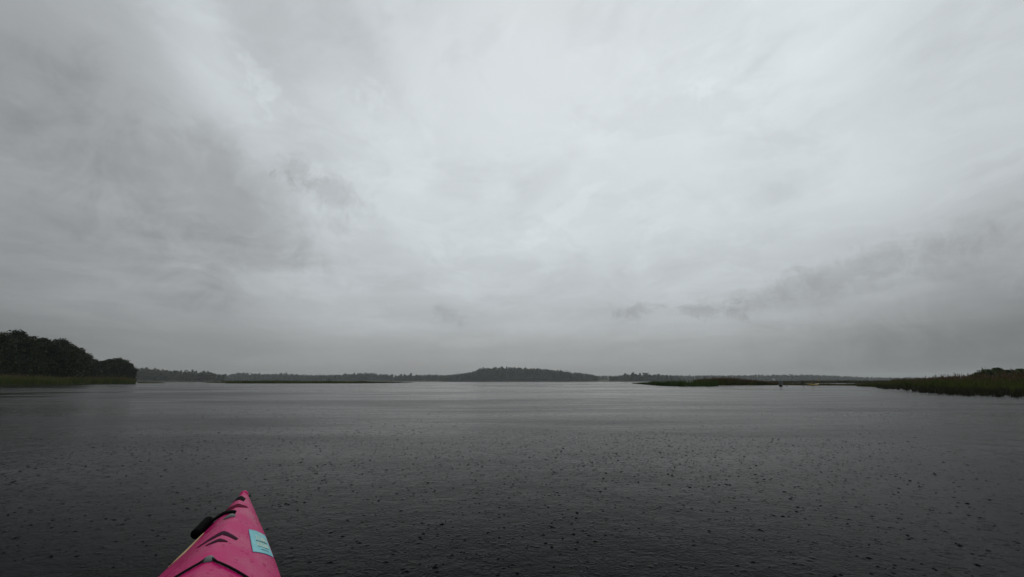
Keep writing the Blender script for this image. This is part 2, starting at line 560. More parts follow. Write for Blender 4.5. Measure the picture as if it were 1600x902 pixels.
reeds('reed_bed', [(1395, 78), (1450, 62), (1500, 52), (1600, 46), (1750, 42)], [(1395, 100), (1450, 92), (1500, 80), (1600, 76), (1750, 72)],
      36000, [1.05, 1.25, 1.5, 1.85, 2.0], .034, 'reddish brown plumed reeds along top of the right reed bed', (M_REED, M_REED), .6, .15, 2.0, 1.6)


def stalk_field(name, pts, n, label):
    """scattered single stalks and small tufts in open water, partly in place of reed reflections"""
    V, Fc = [], []
    for i in range(n):
        a = random.random() * (len(pts) - 1)
        j = int(a)
        f_ = a - j
        px = pts[j][0] * (1 - f_) + pts[j + 1][0] * f_
        D = pts[j][1] * (1 - f_) + pts[j + 1][1] * f_ + 0.0
        D *= 1 - .26 * random.random() ** 1.5
        cx, cy = ground_xy(px, D)
        for k in range(random.choice((2, 14, 26, 44))):
            bx, by = cx + random.gauss(0, .075), cy + random.gauss(0, .075)
            h_ = random.uniform(.10, .50)
            an = random.uniform(0, 6.28)
            w_ = random.uniform(.010, .022)
            lx, ly = random.gauss(0, .18) * h_, random.gauss(0, .18) * h_
            b = len(V)
            V += [(bx - w_ * math.cos(an), by - w_ * math.sin(an), -.05), (bx + w_ * math.cos(an), by + w_ * math.sin(an), -.05), (bx + lx, by + ly, h_)]
            Fc.append((b, b + 1, b + 2))
    return tag(link(name, mesh_from(name, V, Fc, False, [M_STALK])), label, 'reeds', kind='stuff')


stalk_field('reed_stalks_and_reflections', [(1372, 66), (1400, 57), (1440, 44), (1475, 37), (1530, 33), (1600, 29), (1750, 24)], 420,  # dark tufts model both emergent stalks and the bed's ragged reflections
            'loose dark reed stalks, partly standing in for reed reflections, before the right reed bed')


# ------------------------------------------------------------------ trees
def tube_np(pts, radii, seg=7):
    V, Fc = [], []
    pts = [Vector(p) for p in pts]
    for i, p in enumerate(pts):
        t = (pts[min(i + 1, len(pts) - 1)] - pts[max(i - 1, 0)]).normalized()
        a = t.orthogonal().normalized()
        b = t.cross(a)
        for k in range(seg):
            an = 2 * math.pi * k / seg
            V.append(p + (a * math.cos(an) + b * math.sin(an)) * radii[i])
    for i in range(len(pts) - 1):
        for k in range(seg):
            Fc.append((i * seg + k, i * seg + (k + 1) % seg, (i + 1) * seg + (k + 1) % seg, (i + 1) * seg + k))
    n = len(V)
    V += [pts[0], pts[-1]]
    for k in range(seg):
        Fc.append((n, (k + 1) % seg, k, n) if False else (n, (k + 1) % seg, k))
        o = (len(pts) - 1) * seg
        Fc.append((n + 1, o + k, o + (k + 1) % seg))
    return V, Fc


def tubes(name, lst, mat, seg=7):
    V, Fc = [], []
    for pts, rad in lst:
        v, f_ = tube_np(pts, rad, seg)
        o = len(V)
        V += v
        Fc += [tuple(i + o for i in q) for q in f_]
    return mesh_from(name, V, Fc, True, [mat])


def leaf_quads(C, size, r):
    """one small bent leaf cluster card per centre, random orientation"""
    n = len(C)
    a = r.normal(size=(n, 3))
    a /= np.linalg.norm(a, axis=1)[:, None]
    b = np.cross(a, r.normal(size=(n, 3)))
    b /= np.linalg.norm(b, axis=1)[:, None]
    s = (size * r.uniform(.55, 1.35, n))[:, None]
    V = np.stack([C - a * s * .5, C + b * s * .32 + a * s * .05, C + a * s * .5, C - b * s * .32 - a * s * .05], 1)
    return V.reshape(-1, 3), (np.arange(n) * 4)[:, None] + np.arange(4)


def broadleaf(seed, n_leaf, size, spread=.36, low=.10, lobes=16):
    """unit-height tree: trunk with limbs, crown of leaf clusters gathered in lobes"""
    r = np.random.default_rng(seed)
    top = np.array([r.normal(0, .02), r.normal(0, .02), .78])
    limb = [([(0, 0, -.03), (top[0] * .3, top[1] * .3, .25), (top[0] * .7, 0, .5), tuple(top)], [.022, .018, .012, .004])]
    L = []
    for i in range(lobes):
        t = (i + .5) / lobes
        z = low + .06 + (.86 - low) * t
        rr = spread * (1 - abs(2 * t - .75) ** 2.2 * .62) * r.uniform(.45, .85)
        an = i * 2.4 + r.normal(0, .4)
        c = np.array([math.cos(an) * rr, math.sin(an) * rr, z])
        L.append((c, spread * r.uniform(.30, .50)))
        limb.append(([(top[0] * z * .6, top[1] * z * .6, max(.06, z - .2)), tuple(c * .55 + np.array([0, 0, z * .40])), tuple(c)], [.010, .006, .002]))
    L.append((np.array([0, 0, .86]), spread * .38))
    C = []
    per = n_leaf // len(L)
    for c, rad in L:
        v = r.normal(size=(per, 3))
        v /= np.linalg.norm(v, axis=1)[:, None]
        v *= (rad * (r.random(per) ** .40))[:, None] * r.uniform(.75, 1.2, (per, 1))
        v[:, 2] *= .82
        C.append(c + v)
    C = np.concatenate(C)
    C[:, 2] = np.clip(C[:, 2], low * .3, 1.0)
    V, Fc = leaf_quads(C, size, r)
    return mesh_from('crown', V, Fc, False, [M_LEAF]), tubes('trunk', limb, M_BARK, 6)


TREES = [broadleaf(100 + i, 6000, .040, .30 + .02 * (i % 3)) for i in range(6)]


def place_tree(name, px, D, top_py, label, group, kind, wide=1.0, base=.2, crowns=TREES, cat='tree', leafmat=None):
    X, Y = ground_xy(px, D)
    h_ = height_at(top_py, D) - base
    t = empty(name, (X, Y, base), random.uniform(0, 6.28))
    t.scale = (h_ * wide, h_ * wide, h_)
    tag(t, label, cat, group)
    cr, tr = crowns[kind % len(crowns)]
    link('trunk', tr, t)
    link('crown', cr, t)
    return t


ORD = ['first', 'second', 'third', 'fourth', 'fifth', 'sixth', 'seventh', 'eighth', 'ninth', 'tenth', 'eleventh', 'twelfth', 'thirteenth', 'fourteenth']
near_left = [(-12, 112, 519, 1.1), (11, 118, 515, 1.0), (31, 112, 525, 1.15), (54, 120, 526, 1.1), (70, 114, 531, 1.2), (83, 124, 529, 1.0), (98, 118, 537, 1.2), (112, 128, 543, 1.2), (126, 134, 553, 1.3)]
for i, (px, D, ty, wd) in enumerate(near_left):
    place_tree('leafy_tree', px, D, ty, 'dark leafy tree on left shore, %s from the left edge in the tall clump' % ORD[i] if i else
               'dark leafy tree cut off by the left edge of the photo', 'tall leafy trees on the left shore', i, wd)
low_left = [(141, 170, 561, 1.25), (153, 176, 563, 1.2), (166, 172, 560, 1.3), (179, 178, 559, 1.2), (189, 174, 562, 1.3), (199, 172, 567, 1.0)]
for i, (px, D, ty, wd) in enumerate(low_left):
    place_tree('leafy_tree', px, D, ty, 'hazy leafy tree, %s of six in the low clump right of the tall trees' % ORD[i], 'low leafy trees at the tip of the left shore', i + 2, wd)


# thick undergrowth between the left trunks, one uncountable mass
def undergrowth(name, line, n, hmax, size, label, mat):
    pts = np.array(line, float)
    k = np.linspace(0, 1, len(pts))
    t = rng.random(n)
    px = np.interp(t, k, pts[:, 0]) + rng.normal(0, 2, n)
    D = np.interp(t, k, pts[:, 1]) + rng.uniform(-4, 14, n)
    dep = D * math.cos(PITCH)
    H = np.interp(t, k, pts[:, 2]) * (.75 + .25 * np.sin(px * .5 + D * .3))
    C = np.c_[(px - 800) / FPX * dep, D, .2 + rng.random(n) * H]
    V, Fc = leaf_quads(C, size, rng)
    return tag(link(name, mesh_from(name, V, Fc, False, [mat])), label, 'bushes', kind='stuff')


undergrowth('undergrowth', [(-40, 108, 10.5), (60, 112, 8.5), (125, 128, 4.6), (140, 165, 3.8), (190, 170, 3.8), (208, 168, 2.8)], 26000, 1, .55,
            'dark bushy undergrowth between the left shore trees and the reeds', M_LEAF)

# shrubs behind the right reed bed
SHRUBS = []
for i in range(3):
    r_ = np.random.default_rng(50 + i)
    cr, tr = broadleaf(300 + i, 4200, .080, .46, .04, 12)
    cr.materials.clear()
    cr.materials.append(M_SHRUB)
    SHRUBS.append((cr, tr))
for i, (px, D, ty, wd, lab) in enumerate([
    (1531, 86, 582, 1.2, 'small pale shrub at the left end of the right shore bushes'),
    (1547, 80, 577.5, 1.5, 'rounded green shrub above the right reed bed, second from left'),
    (1563, 86, 575, 1.3, 'tallest light green shrub above the right reed bed'),
    (1582, 80, 578, 1.6, 'dark green shrub near the right edge above the reeds'),
    (1600, 84, 576.5, 1.5, 'dark shrub cut off by the right edge of the photo'),
]):
    place_tree('leafy_shrub', px, D, ty, lab, 'shrubs on the right shore', i, wd, .15, SHRUBS, 'shrub')
place_tree('leafy_shrub', 1255, 99, 594.5, 'small dark bush between the two distant kayaks', None, 1, .75, -.05, [(c, t) for c, t in TREES], 'shrub')


def conifer(r, h_, spread, tiers=9, seg=7):
    """spruce: ragged tiers of drooping boughs"""
    V, Fc = [], []
    for i in range(tiers):
        t = i / tiers
        z0 = h_ * (.08 + .90 * t)
        rad = spread * (1 - t) ** .8 * r.uniform(.8, 1.15) + .06
        o = len(V)
        V.append((r.normal(0, .05), r.normal(0, .05), min(h_, z0 + h_ * 1.9 / tiers)))
        for k in range(seg * 2):
            a = math.pi * k / seg + r.uniform(-.2, .2)
            q = rad * (1.0 if k % 2 else .45) * r.uniform(.75, 1.2)
            V.append((math.cos(a) * q, math.sin(a) * q, z0 - (.25 if k % 2 else -.1) * h_ / tiers * r.uniform(.5, 1.5)))
        m_ = seg * 2
        for k in range(m_):
            Fc.append((o, o + 1 + k, o + 1 + (k + 1) % m_))
    return np.array(V), np.array(Fc)


def far_leafy(r, h_, spread, n=70):
    c = []
    for i in range(7):
        z = h_ * (.04 + .76 * i / 6)
        q = spread * r.uniform(0, .6)
        a = r.uniform(0, 6.28)
        c.append((math.cos(a) * q, math.sin(a) * q, z))
    c = np.array(c)[r.integers(0, 7, n)]
    v = r.normal(size=(n, 3))
    v /= np.linalg.norm(v, axis=1)[:, None]
    C = c + v * spread * .55 * r.random((n, 1)) ** .4
    C[:, 2] = np.clip(C[:, 2], .2, h_)
    V, Fq = leaf_quads(C, h_ * .17, r)
    return V, np.concatenate([Fq[:, [0, 1, 2]], Fq[:, [0, 2, 3]]])


PROTO_C = [conifer(np.random.default_rng(i), 1.0, .17, 9, 6) for i in range(6)]
PROTO_L = [far_leafy(np.random.default_rng(40 + i), 1.0, .36, 90) for i in range(6)]


def wood(name, profile, D0, depth, n, conif, label, jag=.12, base=.8):
    """a distant wood: profile is (px, py of the canopy line)"""
    pr = np.array(profile, float)
    Vs, Fs, mi, o = [], [], [], 0
    for i in range(n):
        px = rng.uniform(pr[0, 0], pr[-1, 0])
        q = rng.random() ** 1.4
        D = D0 + depth * q
        X, Y = ground_xy(px, D)
        canopy = height_at(np.interp(px, pr[:, 0], pr[:, 1]), D0 + depth * .4)
        isc = rng.random() < conif
        hill = max(0.0, canopy - 20.0) if canopy > 20 else 0.0
        g = base + hill * (.2 + .8 * q) * .9
        h_ = max(2.5, (canopy - g) * rng.uniform(1 - jag * 1.6, 1 + jag * .5))
        if isc and rng.random() < .22:
            h_ *= 1 + jag * .7
        v, f_ = (PROTO_C if isc else PROTO_L)[rng.integers(0, 6)]
        a = rng.uniform(0, 6.28)
        sw = h_ * (rng.uniform(.85, 1.2) if isc else rng.uniform(1.0, 1.5))
        ca, sa = math.cos(a) * sw, math.sin(a) * sw
        W = np.c_[v[:, 0] * ca - v[:, 1] * sa + X, v[:, 0] * sa + v[:, 1] * ca + Y, v[:, 2] * h_ + g]
        Vs.append(W)
        Fs.append(f_ + o)
        mi.append(np.full(len(f_), 0 if isc else 1))
        o += len(W)
    if pr[:, 1].min() < 579 and D0 > 700:
        V, Fc, nu, nv = [], [], 50, 12
        for j in range(nv):
            q = j / (nv - 1) * 1.3 - .05
            for i in range(nu):
                px = pr[0, 0] + (pr[-1, 0] - pr[0, 0]) * i / (nu - 1)
                c_ = height_at(np.interp(px, pr[:, 0], pr[:, 1]), D0 + depth * .4)
                V.append((*ground_xy(px, D0 + depth * q), base + .3 + max(0.0, c_ - 20.0) * (.2 + .8 * q) * .9 * min(1, (j + .2) / 2)))
        Fc = [(j * nu + i, j * nu + i + 1, (j + 1) * nu + i + 1, (j + 1) * nu + i) for j in range(nv - 1) for i in range(nu - 1)]
        tag(link('hill', mesh_from('hill', V, Fc, True, [M_SOIL])), 'round hill under the dark wood in the centre of the far shore', kind='structure')
    me = mesh_from(name, np.concatenate(Vs), np.concatenate(Fs), False, [M_NEEDLE, M_FAR], np.concatenate(mi))
    return tag(link(name, me), label, 'forest', kind='stuff')


wood('forest', [(-250, 570), (100, 573), (215, 576), (240, 576), (262, 579), (290, 580), (310, 580), (330, 582), (347, 585)], 800, 110, 560, .1,
     'hazy leafy wood behind the tip of the left shore', .14, -1.5)
wood('forest', [(335, 587), (350, 586), (372, 583.5), (400, 585), (425, 585), (445, 584), (480, 587), (515, 586), (580, 583.5), (620, 587), (700, 586), (735, 583), (760, 582)], 1400, 160, 1200, .45,
     'low hazy mixed wood along the far shore left of the wooded hill', .16, -2.0)
wood('forest', [(690, 588), (722, 585), (740, 581), (752, 577), (775, 575.5), (800, 575.5), (830, 576), (850, 577.5), (870, 579.5), (900, 583), (925, 586), (932, 588)], 1280, 170, 1000, .55,
     'dense dark wood on the round hill in the centre of the far shore', .13, .8)
wood('forest', [(920, 587), (960, 587), (1045, 586.5), (1100, 586.5), (1150, 587), (1200, 586), (1240, 585.5), (1290, 586.5), (1330, 588.5), (1380, 590), (1450, 590), (1560, 588.5), (1900, 586)], 1600, 200, 1900, .5,
     'pale hazy wood along the far shore right of the wooded hill', .10, -2.5)

wood('forest', [(952, 589), (972, 586.5), (1000, 585.5), (1030, 586.5), (1046, 586.5), (1064, 589)], 1180, 60, 170, .7,
     'ragged dark spruce wood just right of the wooded hill', .2, -1.5)

# spruces that stand clear of the far wood
SPR = []
for i in range(4):
    v, f_ = conifer(np.random.default_rng(70 + i), 1.0, .17, 12, 7)
    SPR.append((mesh_from('crown', v, f_, False, [M_NEEDLE]), tubes('trunk', [([(0, 0, -.05), (0, 0, .5), (0, 0, .96)], [.018, .011, .002])], M_BARK, 6)))
sp = [(977, 583), (981, 584.5), (989, 581.5), (994, 584), (1001, 582.5), (1007, 582), (1010, 582), (1015, 584.5), (1024, 585), (1029, 584), (1036, 585.5), (1043, 585.5)]
for i, (px, ty) in enumerate(sp):
    place_tree('spruce_tree', px, 1165 + (i * 37 % 30), ty, 'dark spruce against the sky right of the wooded hill, %s from left in its row' % ORD[i],
               'spruces right of the wooded hill', i, (2.3, 1.5, 1.9)[i % 3], .6, SPR)
for i, (px, ty) in enumerate([(906, 582), (912, 583.5), (917, 583), (922, 584.5), (926, 584.5)]):
    place_tree('spruce_tree', px, 1255 + i * 3, ty, 'slim spruce on the right foot of the wooded hill, %s from left' % ORD[i], 'slim spruces at the foot of the hill', i, 1.0, .6, SPR)
for i, (px, ty) in enumerate([(626, 584), (632, 585), (641, 582.5)]):
    place_tree('spruce_tree', px, 1380 + i * 3, ty, 'small far spruce rising above the wood left of the hill, %s from left' % ORD[i], 'far spruces left of the hill', i, 1.6, .6, SPR)

# ------------------------------------------------------------------ the kayak in front of the camera
TIP = Vector((-.977, 1.753, 0))
PHI = -.417
KL = 4.8


def kw(s): return .012 + .294 * (1 - math.exp(-s / .786)) * (1 - math.exp(-(KL - s) / .6))
def kridge(s): return .36 - .037 * (1 - math.exp(-s / .6)) - .05 * max(0, min(1, (s - 1.6) / 1.2)) + .03 * max(0, (s - 4.0) / .8) ** 2
def kedge(s): return .345 - .137 * (1 - math.exp(-s / .35)) + .08 * max(0, (s - 4.1) / .7) ** 2


def deck_z(s, y):
    t = min(1.0, abs(y) / kw(s))
    return kedge(s) + (kridge(s) - kedge(s)) * (1 - t ** 1.4) ** .9


def kpt(s, y, z):
    return (y, -s, z)          # local: +y towards the bow, x to starboard


kay = empty('kayak', (TIP.x, TIP.y, 0), -PHI)
tag(kay, 'magenta kayak bow with cyan sticker and black deck fittings in the foreground', 'kayak')

CK_S, CK_A, CK_B = 2.38, .43, .205      # cockpit centre, half length, half width


def stations():
    s = [0.0, .004, .012, .022]
    while s[-1] < KL - .03:
        s.append(s[-1] + (.014 if s[-1] < .8 else .03))
    return s + [KL - .012, KL]


ST = stations()
NR = 40
V, Fc = [], []
for s in ST:
    for i in range(NR + 1):
        t = -1 + 2 * i / NR
        t = math.copysign(abs(t) ** .9, t)
        y = t * kw(s)
        V.append(kpt(s, y, deck_z(s, y)))
for j in range(len(ST) - 1):
    for i in range(NR):
        sm = (ST[j] + ST[j + 1]) / 2
        ym = (V[j * (NR + 1) + i][0] + V[j * (NR + 1) + i + 1][0]) / 2
        if ((sm - CK_S) / CK_A) ** 2 + (ym / CK_B) ** 2 < 1:
            continue
        Fc.append((j * (NR + 1) + i, (j + 1) * (NR + 1) + i, (j + 1) * (NR + 1) + i + 1, j * (NR + 1) + i + 1))
# rounded nose closing the bow
deck = link('deck', mesh_from('deck', V, Fc, True, [M_PINK]), kay)

V, Fc = [], []
NH = 22


def keel(s):
    a = .345 * math.exp(-(s / .16) ** 1.1)
    b = .345 * math.exp(-((KL - s) / .16) ** 1.1)
    return -.10 + (a + b) * 1.29


for s in ST:
    for i in range(NH + 1):
        t = -1 + 2 * i / NH
        an = abs(t)
        zk = min(keel(s), kedge(s) - .002)
        y = math.copysign((kw(s) - .0015) * math.sin(an * math.pi / 2) ** .75, t)
        z = kedge(s) - .001 + (zk - kedge(s)) * math.cos(an * math.pi / 2) ** .8 if an < 1 else kedge(s) - .001
        V.append(kpt(s, y, z))
for j in range(len(ST) - 1):
    for i in range(NH):
        Fc.append((j * (NH + 1) + i, j * (NH + 1) + i + 1, (j + 1) * (NH + 1) + i + 1, (j + 1) * (NH + 1) + i))
n0 = len(V)
for e in (0, len(ST) - 1):        # close both stems
    ring = [e * (NH + 1) + i for i in range(NH + 1)]
    Fc.append(tuple(ring))
link('hull', mesh_from('hull', V, Fc, True, [M_PINK]), kay)
# rounded nose block so the bow ends blunt, not as a knife edge
bm = bmesh.new()
bmesh.ops.create_icosphere(bm, subdivisions=3, radius=1)
for v in bm.verts:
    v.co = Vector((v.co.x * .0145, v.co.y * .016 - .006, v.co.z * .016 + .3455))
me = bpy.data.meshes.new('nose')
bm.to_mesh(me)
bm.free()
me.materials.append(M_PINK)
for p in me.polygons: p.use_smooth = True
link('nose', me, kay)


def drape(name, quad, mat, parent, lift=.0018, nu=14, nv=10, thick=True):
    """patch lying on the deck: quad of (s, y) corners a, b, c, d"""
    V, Fc = [], []
    for j in range(nv + 1):
        for i in range(nu + 1):
            u, v = i / nu, j / nv
            s = (quad[0][0] * (1 - u) + quad[1][0] * u) * (1 - v) + (quad[3][0] * (1 - u) + quad[2][0] * u) * v
            y = (quad[0][1] * (1 - u) + quad[1][1] * u) * (1 - v) + (quad[3][1] * (1 - u) + quad[2][1] * u) * v
            V.append(kpt(s, y, deck_z(s, y) + lift))
    for j in range(nv):
        for i in range(nu):
            a = j * (nu + 1) + i
            Fc.append((a, a + 1, a + nu + 2, a + nu + 1))
    if thick:                      # turned-down rim so the patch has an edge
        rim = [i for i in range(nu + 1)] + [(j + 1) * (nu + 1) - 1 for j in range(1, nv + 1)] + \
              [nv * (nu + 1) + i for i in range(nu - 1, -1, -1)] + [j * (nu + 1) for j in range(nv - 1, 0, -1)]
        o = len(V)
        for i in rim:
            x_, y_, z_ = V[i]
            V.append((x_, y_, z_ - lift - .001))
        m_ = len(rim)
        for k in range(m_):
            Fc.append((rim[k], rim[(k + 1) % m_], o + (k + 1) % m_, o + k))
    return link(name, mesh_from(name, V, Fc, True, [mat]), parent)


def ribbon(name, cen, wid, mat, parent, lift=.0018, sub=8):
    """strip on the deck along (s, y) points with a width at each point"""
    P, Wd = [], []
    for k in range(len(cen) - 1):
        for q in range(sub):
            f_ = q / sub
            P.append((cen[k][0] * (1 - f_) + cen[k + 1][0] * f_, cen[k][1] * (1 - f_) + cen[k + 1][1] * f_))
            Wd.append(wid[k] * (1 - f_) + wid[k + 1] * f_)
    P.append(cen[-1])
    Wd.append(wid[-1])
    V, Fc = [], []
    for i, (s, y) in enumerate(P):
        a, b = P[max(0, i - 1)], P[min(len(P) - 1, i + 1)]
        ds, dy = b[0] - a[0], b[1] - a[1]
        l_ = math.hypot(ds, dy) or 1
        ns, ny = -dy / l_, ds / l_
        for q in (-1, -.33, .33, 1):
            s2, y2 = s + ns * Wd[i] / 2 * q, y + ny * Wd[i] / 2 * q
            V.append(kpt(s2, y2, deck_z(s2, y2) + lift * (1 if abs(q) < 1 else -.3)))
    for i in range(len(P) - 1):
        for q in range(3):
            a = i * 4 + q
            Fc.append((a, a + 1, a + 5, a + 4))
    return link(name, mesh_from(name, V, Fc, True, [mat]), parent)


def ktube(name, pts, rad, mat, parent, seg=8):
    return link(name, tubes(name, [([kpt(*p) for p in pts], [rad] * len(pts) if isinstance(rad, float) else rad)], mat, seg), parent)


def band(name, outer, inner, mat, parent, lift=.0018, n=28, rows=4):
    """patch on the deck between two (s, y) polylines, edges tucked into the deck"""
    def res(a):
        a = np.array(a, float)
        k = np.r_[0, np.cumsum(np.hypot(*np.diff(a, axis=0).T))]
        t = np.linspace(0, k[-1], n)
        return np.c_[np.interp(t, k, a[:, 0]), np.interp(t, k, a[:, 1])]
    A, B = res(outer), res(inner)
    V = []
    for i in range(n):
        for q in range(rows + 1):
            f_ = q / rows
            s_, y_ = A[i] * (1 - f_) + B[i] * f_
            e = i in (0, n - 1) or q in (0, rows)
            V.append(kpt(s_, y_, deck_z(s_, y_) + lift * (-.4 if e else 1)))
    m_ = rows + 1
    Fc = [(i * m_ + q, i * m_ + q + 1, (i + 1) * m_ + q + 1, (i + 1) * m_ + q) for i in range(n - 1) for q in range(rows)]
    return link(name, mesh_from(name, V, Fc, True, [mat]), parent)


# black end loop recess at the very bow
band('bow_recess', [(.034, -.0200), (.052, -.007), (.068, .004), (.076, .015)], [(.070, -.0265), (.105, -.011), (.124, .003), (.124, .012)], M_BLACK, kay, .0025)
band('moulded_groove', [(.110, -.038), (.150, -.012), (.155, .011), (.146, .030)], [(.158, -.036), (.214, -.010), (.198, .010), (.163, .029)], M_PINK_DARK, kay)
# pad eye with cord
V, Fc = [], []
def fitting(name, s0, y0, ls, ly, h_, mat, rot=0.0):
    bm = bmesh.new()
    bmesh.ops.create_uvsphere(bm, u_segments=20, v_segments=10, radius=1)
    for v in bm.verts:
        a, b = v.co.x * ly, v.co.y * ls
        y = y0 + a * math.cos(rot) - b * math.sin(rot)
        s = s0 + a * math.sin(rot) + b * math.cos(rot)
        v.co = Vector(kpt(s, y, deck_z(s, y) + max(v.co.z, -.3) * h_))
    me = bpy.data.meshes.new(name)
    bm.to_mesh(me)
    bm.free()
    me.materials.append(mat)
    for p in me.polygons: p.use_smooth = True
    return link(name, me, kay)


fitting('deck_fitting', .287, -.006, .017, .0165, .006, M_GREY)
fitting('deck_fitting', .634, -.001, .018, .0135, .007, M_GREY)


def on_deck(pts, lift):
    return [(s, y, deck_z(s, y) + lift) for s, y in pts]


def dense(pts, n=6):
    out = []
    for a, b in zip(pts[:-1], pts[1:]):
        out += [(a[0] + (b[0] - a[0]) * k / n, a[1] + (b[1] - a[1]) * k / n) for k in range(n)]
    return out + [pts[-1]]


# carry toggle hanging over the port side
tg = empty('carry_handle')
tg.parent = kay
ktube('handle_cord', on_deck(dense([(.268, .006), (.262, -.004), (.240, -.016), (.214, -.030), (.190, -.046)]), .0055) + [(.196, -.066, kedge(.196) + .028), (.205, -.074, kedge(.205) + .026)], .0050, M_CORD, tg)
A_, B_ = Vector(kpt(.185, -.073, kedge(.19) + .027)), Vector(kpt(.252, -.095, kedge(.25) + .019))
pts, rad = [], []
for k in range(15):
    f_ = k / 14
    pts.append(A_.lerp(B_, f_))
    rad.append(.0150 * (1 if 0 < k < 14 else .97) * (1 + .05 * (k % 2)))
link('grip', tubes('grip', [(pts, rad)], M_BLACK, 14), tg)

# dark moulded chevrons
band('chevron_mark', [(.474, -.054), (.441, -.030), (.420, -.007), (.422, .000), (.456, .043)], [(.479, -.052), (.474, -.020), (.463, .002), (.480, .037)], M_MARK, kay)
band('chevron_mark', [(.504, -.031), (.486, -.006), (.483, .001), (.504, .022)], [(.507, -.029), (.517, -.012), (.516, .004), (.507, .021)], M_MARK, kay)

# cyan sticker with worn cream print
stk = drape('sticker', [(.352, .054), (.284, .097), (.426, .131), (.506, .082)], M_CYAN, kay, .0018, 16, 20)


def sticker_point(u, v):
    q = [(.352, .054), (.284, .097), (.426, .131), (.506, .082)]
    s = (q[0][0] * (1 - u) + q[1][0] * u) * (1 - v) + (q[3][0] * (1 - u) + q[2][0] * u) * v
    y = (q[0][1] * (1 - u) + q[1][1] * u) * (1 - v) + (q[3][1] * (1 - u) + q[2][1] * u) * v
    return s, y


def print_mark(uvs, w_, mat):
    ribbon('print', [sticker_point(*p) for p in uvs], [w_] * len(uvs), mat, stk, .0032, 3)


rp = random.Random(4)
for row, (v0, v1, us) in enumerate(((.26, .46, (.36, .48, .60, .72, .84)), (.54, .74, (.34, .46, .58, .70, .82)))):
    for u in us:
        k = rp.random()
        hw = .045
        print_mark([(u - hw, v0 + rp.uniform(0, .03)), (u + hw * rp.uniform(-.6, 1), (v0 + v1) / 2), (u - hw * .4, v1)], .006, M_CREAM)
        if k > .35:
            print_mark([(u + hw, v0 + .03), (u + hw * .8, v1 - rp.uniform(0, .06))], .005, M_CREAM)
print_mark([(.50, .10), (.80, .12)], .006, M_CREAM)
print_mark([(.46, .86), (.62, .85), (.80, .87)], .006, M_TEAL)
print_mark([(.30, .50), (.55, .50), (.86, .50)], .004, M_TEAL)

# cream stripe on the port shoulder
band('side_stripe', [(.262, -.070), (.291, -.066), (.343, -.075), (.412, -.086), (.428, -.104), (.405, -.119)],
     [(.262, kw(.262) * -.97), (.30, kw(.30) * -.97), (.35, kw(.35) * -.97), (.402, kw(.402) * -.97)], M_YELLOW, kay, .0016, 34, 6)

# deck lines running back from the middle fitting
for side in (-1, 1):
    c_ = ktube('deck_line', on_deck(dense([(.636, side * .006), (.652, side * .018), (.668, side * .05), (.690, side * .095), (.73, side * .150), (.80, side * .182)], 8), .0034), .0028, M_CORD, kay)
    ktube('deck_line', on_deck(dense([(.80, side * .182), (1.2, side * (kw(1.2) - .03)), (1.75, side * (kw(1.75) - .035))], 14), .0034), .0028, M_CORD, kay)
    ktube('bungee_cord', on_deck(dense([(1.15, side * .17), (1.45, 0.0), (1.75, -side * .19)], 14), .005), .0040, M_CORD, kay)
for s_, y_ in ((.80, .182), (.80, -.182), (1.15, .17), (1.15, -.17), (1.75, .19), (1.75, -.19)):
    fitting('deck_fitting', s_, y_, .014, .012, .010, M_BLACK)
# cockpit
ck = []
for k in range(49):
    a = 2 * math.pi * k / 48
    ck.append((CK_S + math.cos(a) * (CK_A + .02), math.sin(a) * (CK_B + .015)))
V, Fc = [], []
prof = [(-.035, -.03), (-.020, .0), (-.012, .035), (.012, .040), (.014, .034), (.0, .030), (-.002, -.01)]
for s_, y_ in ck[:-1]:
    rr = Vector(((s_ - CK_S), y_)).normalized()
    zc = kridge(CK_S) - .055 * abs(y_ / CK_B) ** 2 + .004
    for dr, dzv in prof:
        V.append(kpt(s_ + rr.x * (dr + .02), y_ + rr.y * (dr + .02), zc + dzv))
m_ = len(prof)
for k in range(48):
    for q in range(m_ - 1):
        a, b = k * m_ + q, ((k + 1) % 48) * m_ + q
        Fc.append((a, a + 1, b + 1, b))
link('cockpit_coaming', mesh_from('cockpit_coaming', V, Fc, True, [M_BLACK]), kay)
V, Fc = [], []
for j in range(9):
    for i in range(9):
        u, v = i / 8 * 2 - 1, j / 8
        V.append(kpt(CK_S - .02 + v * .36, u * .18, .015 + .05 * u * u + (.16 * max(0, v - .8) / .2)))
Fc = [(j * 9 + i, j * 9 + i + 1, (j + 1) * 9 + i + 1, (j + 1) * 9 + i) for j in range(8) for i in range(8)]
st_ = link('seat', mesh_from('seat', V, Fc, True, [M_SEAT]), kay)
st_.modifiers.new('thick', 'SOLIDIFY').thickness = .02

# ------------------------------------------------------------------ other kayakers


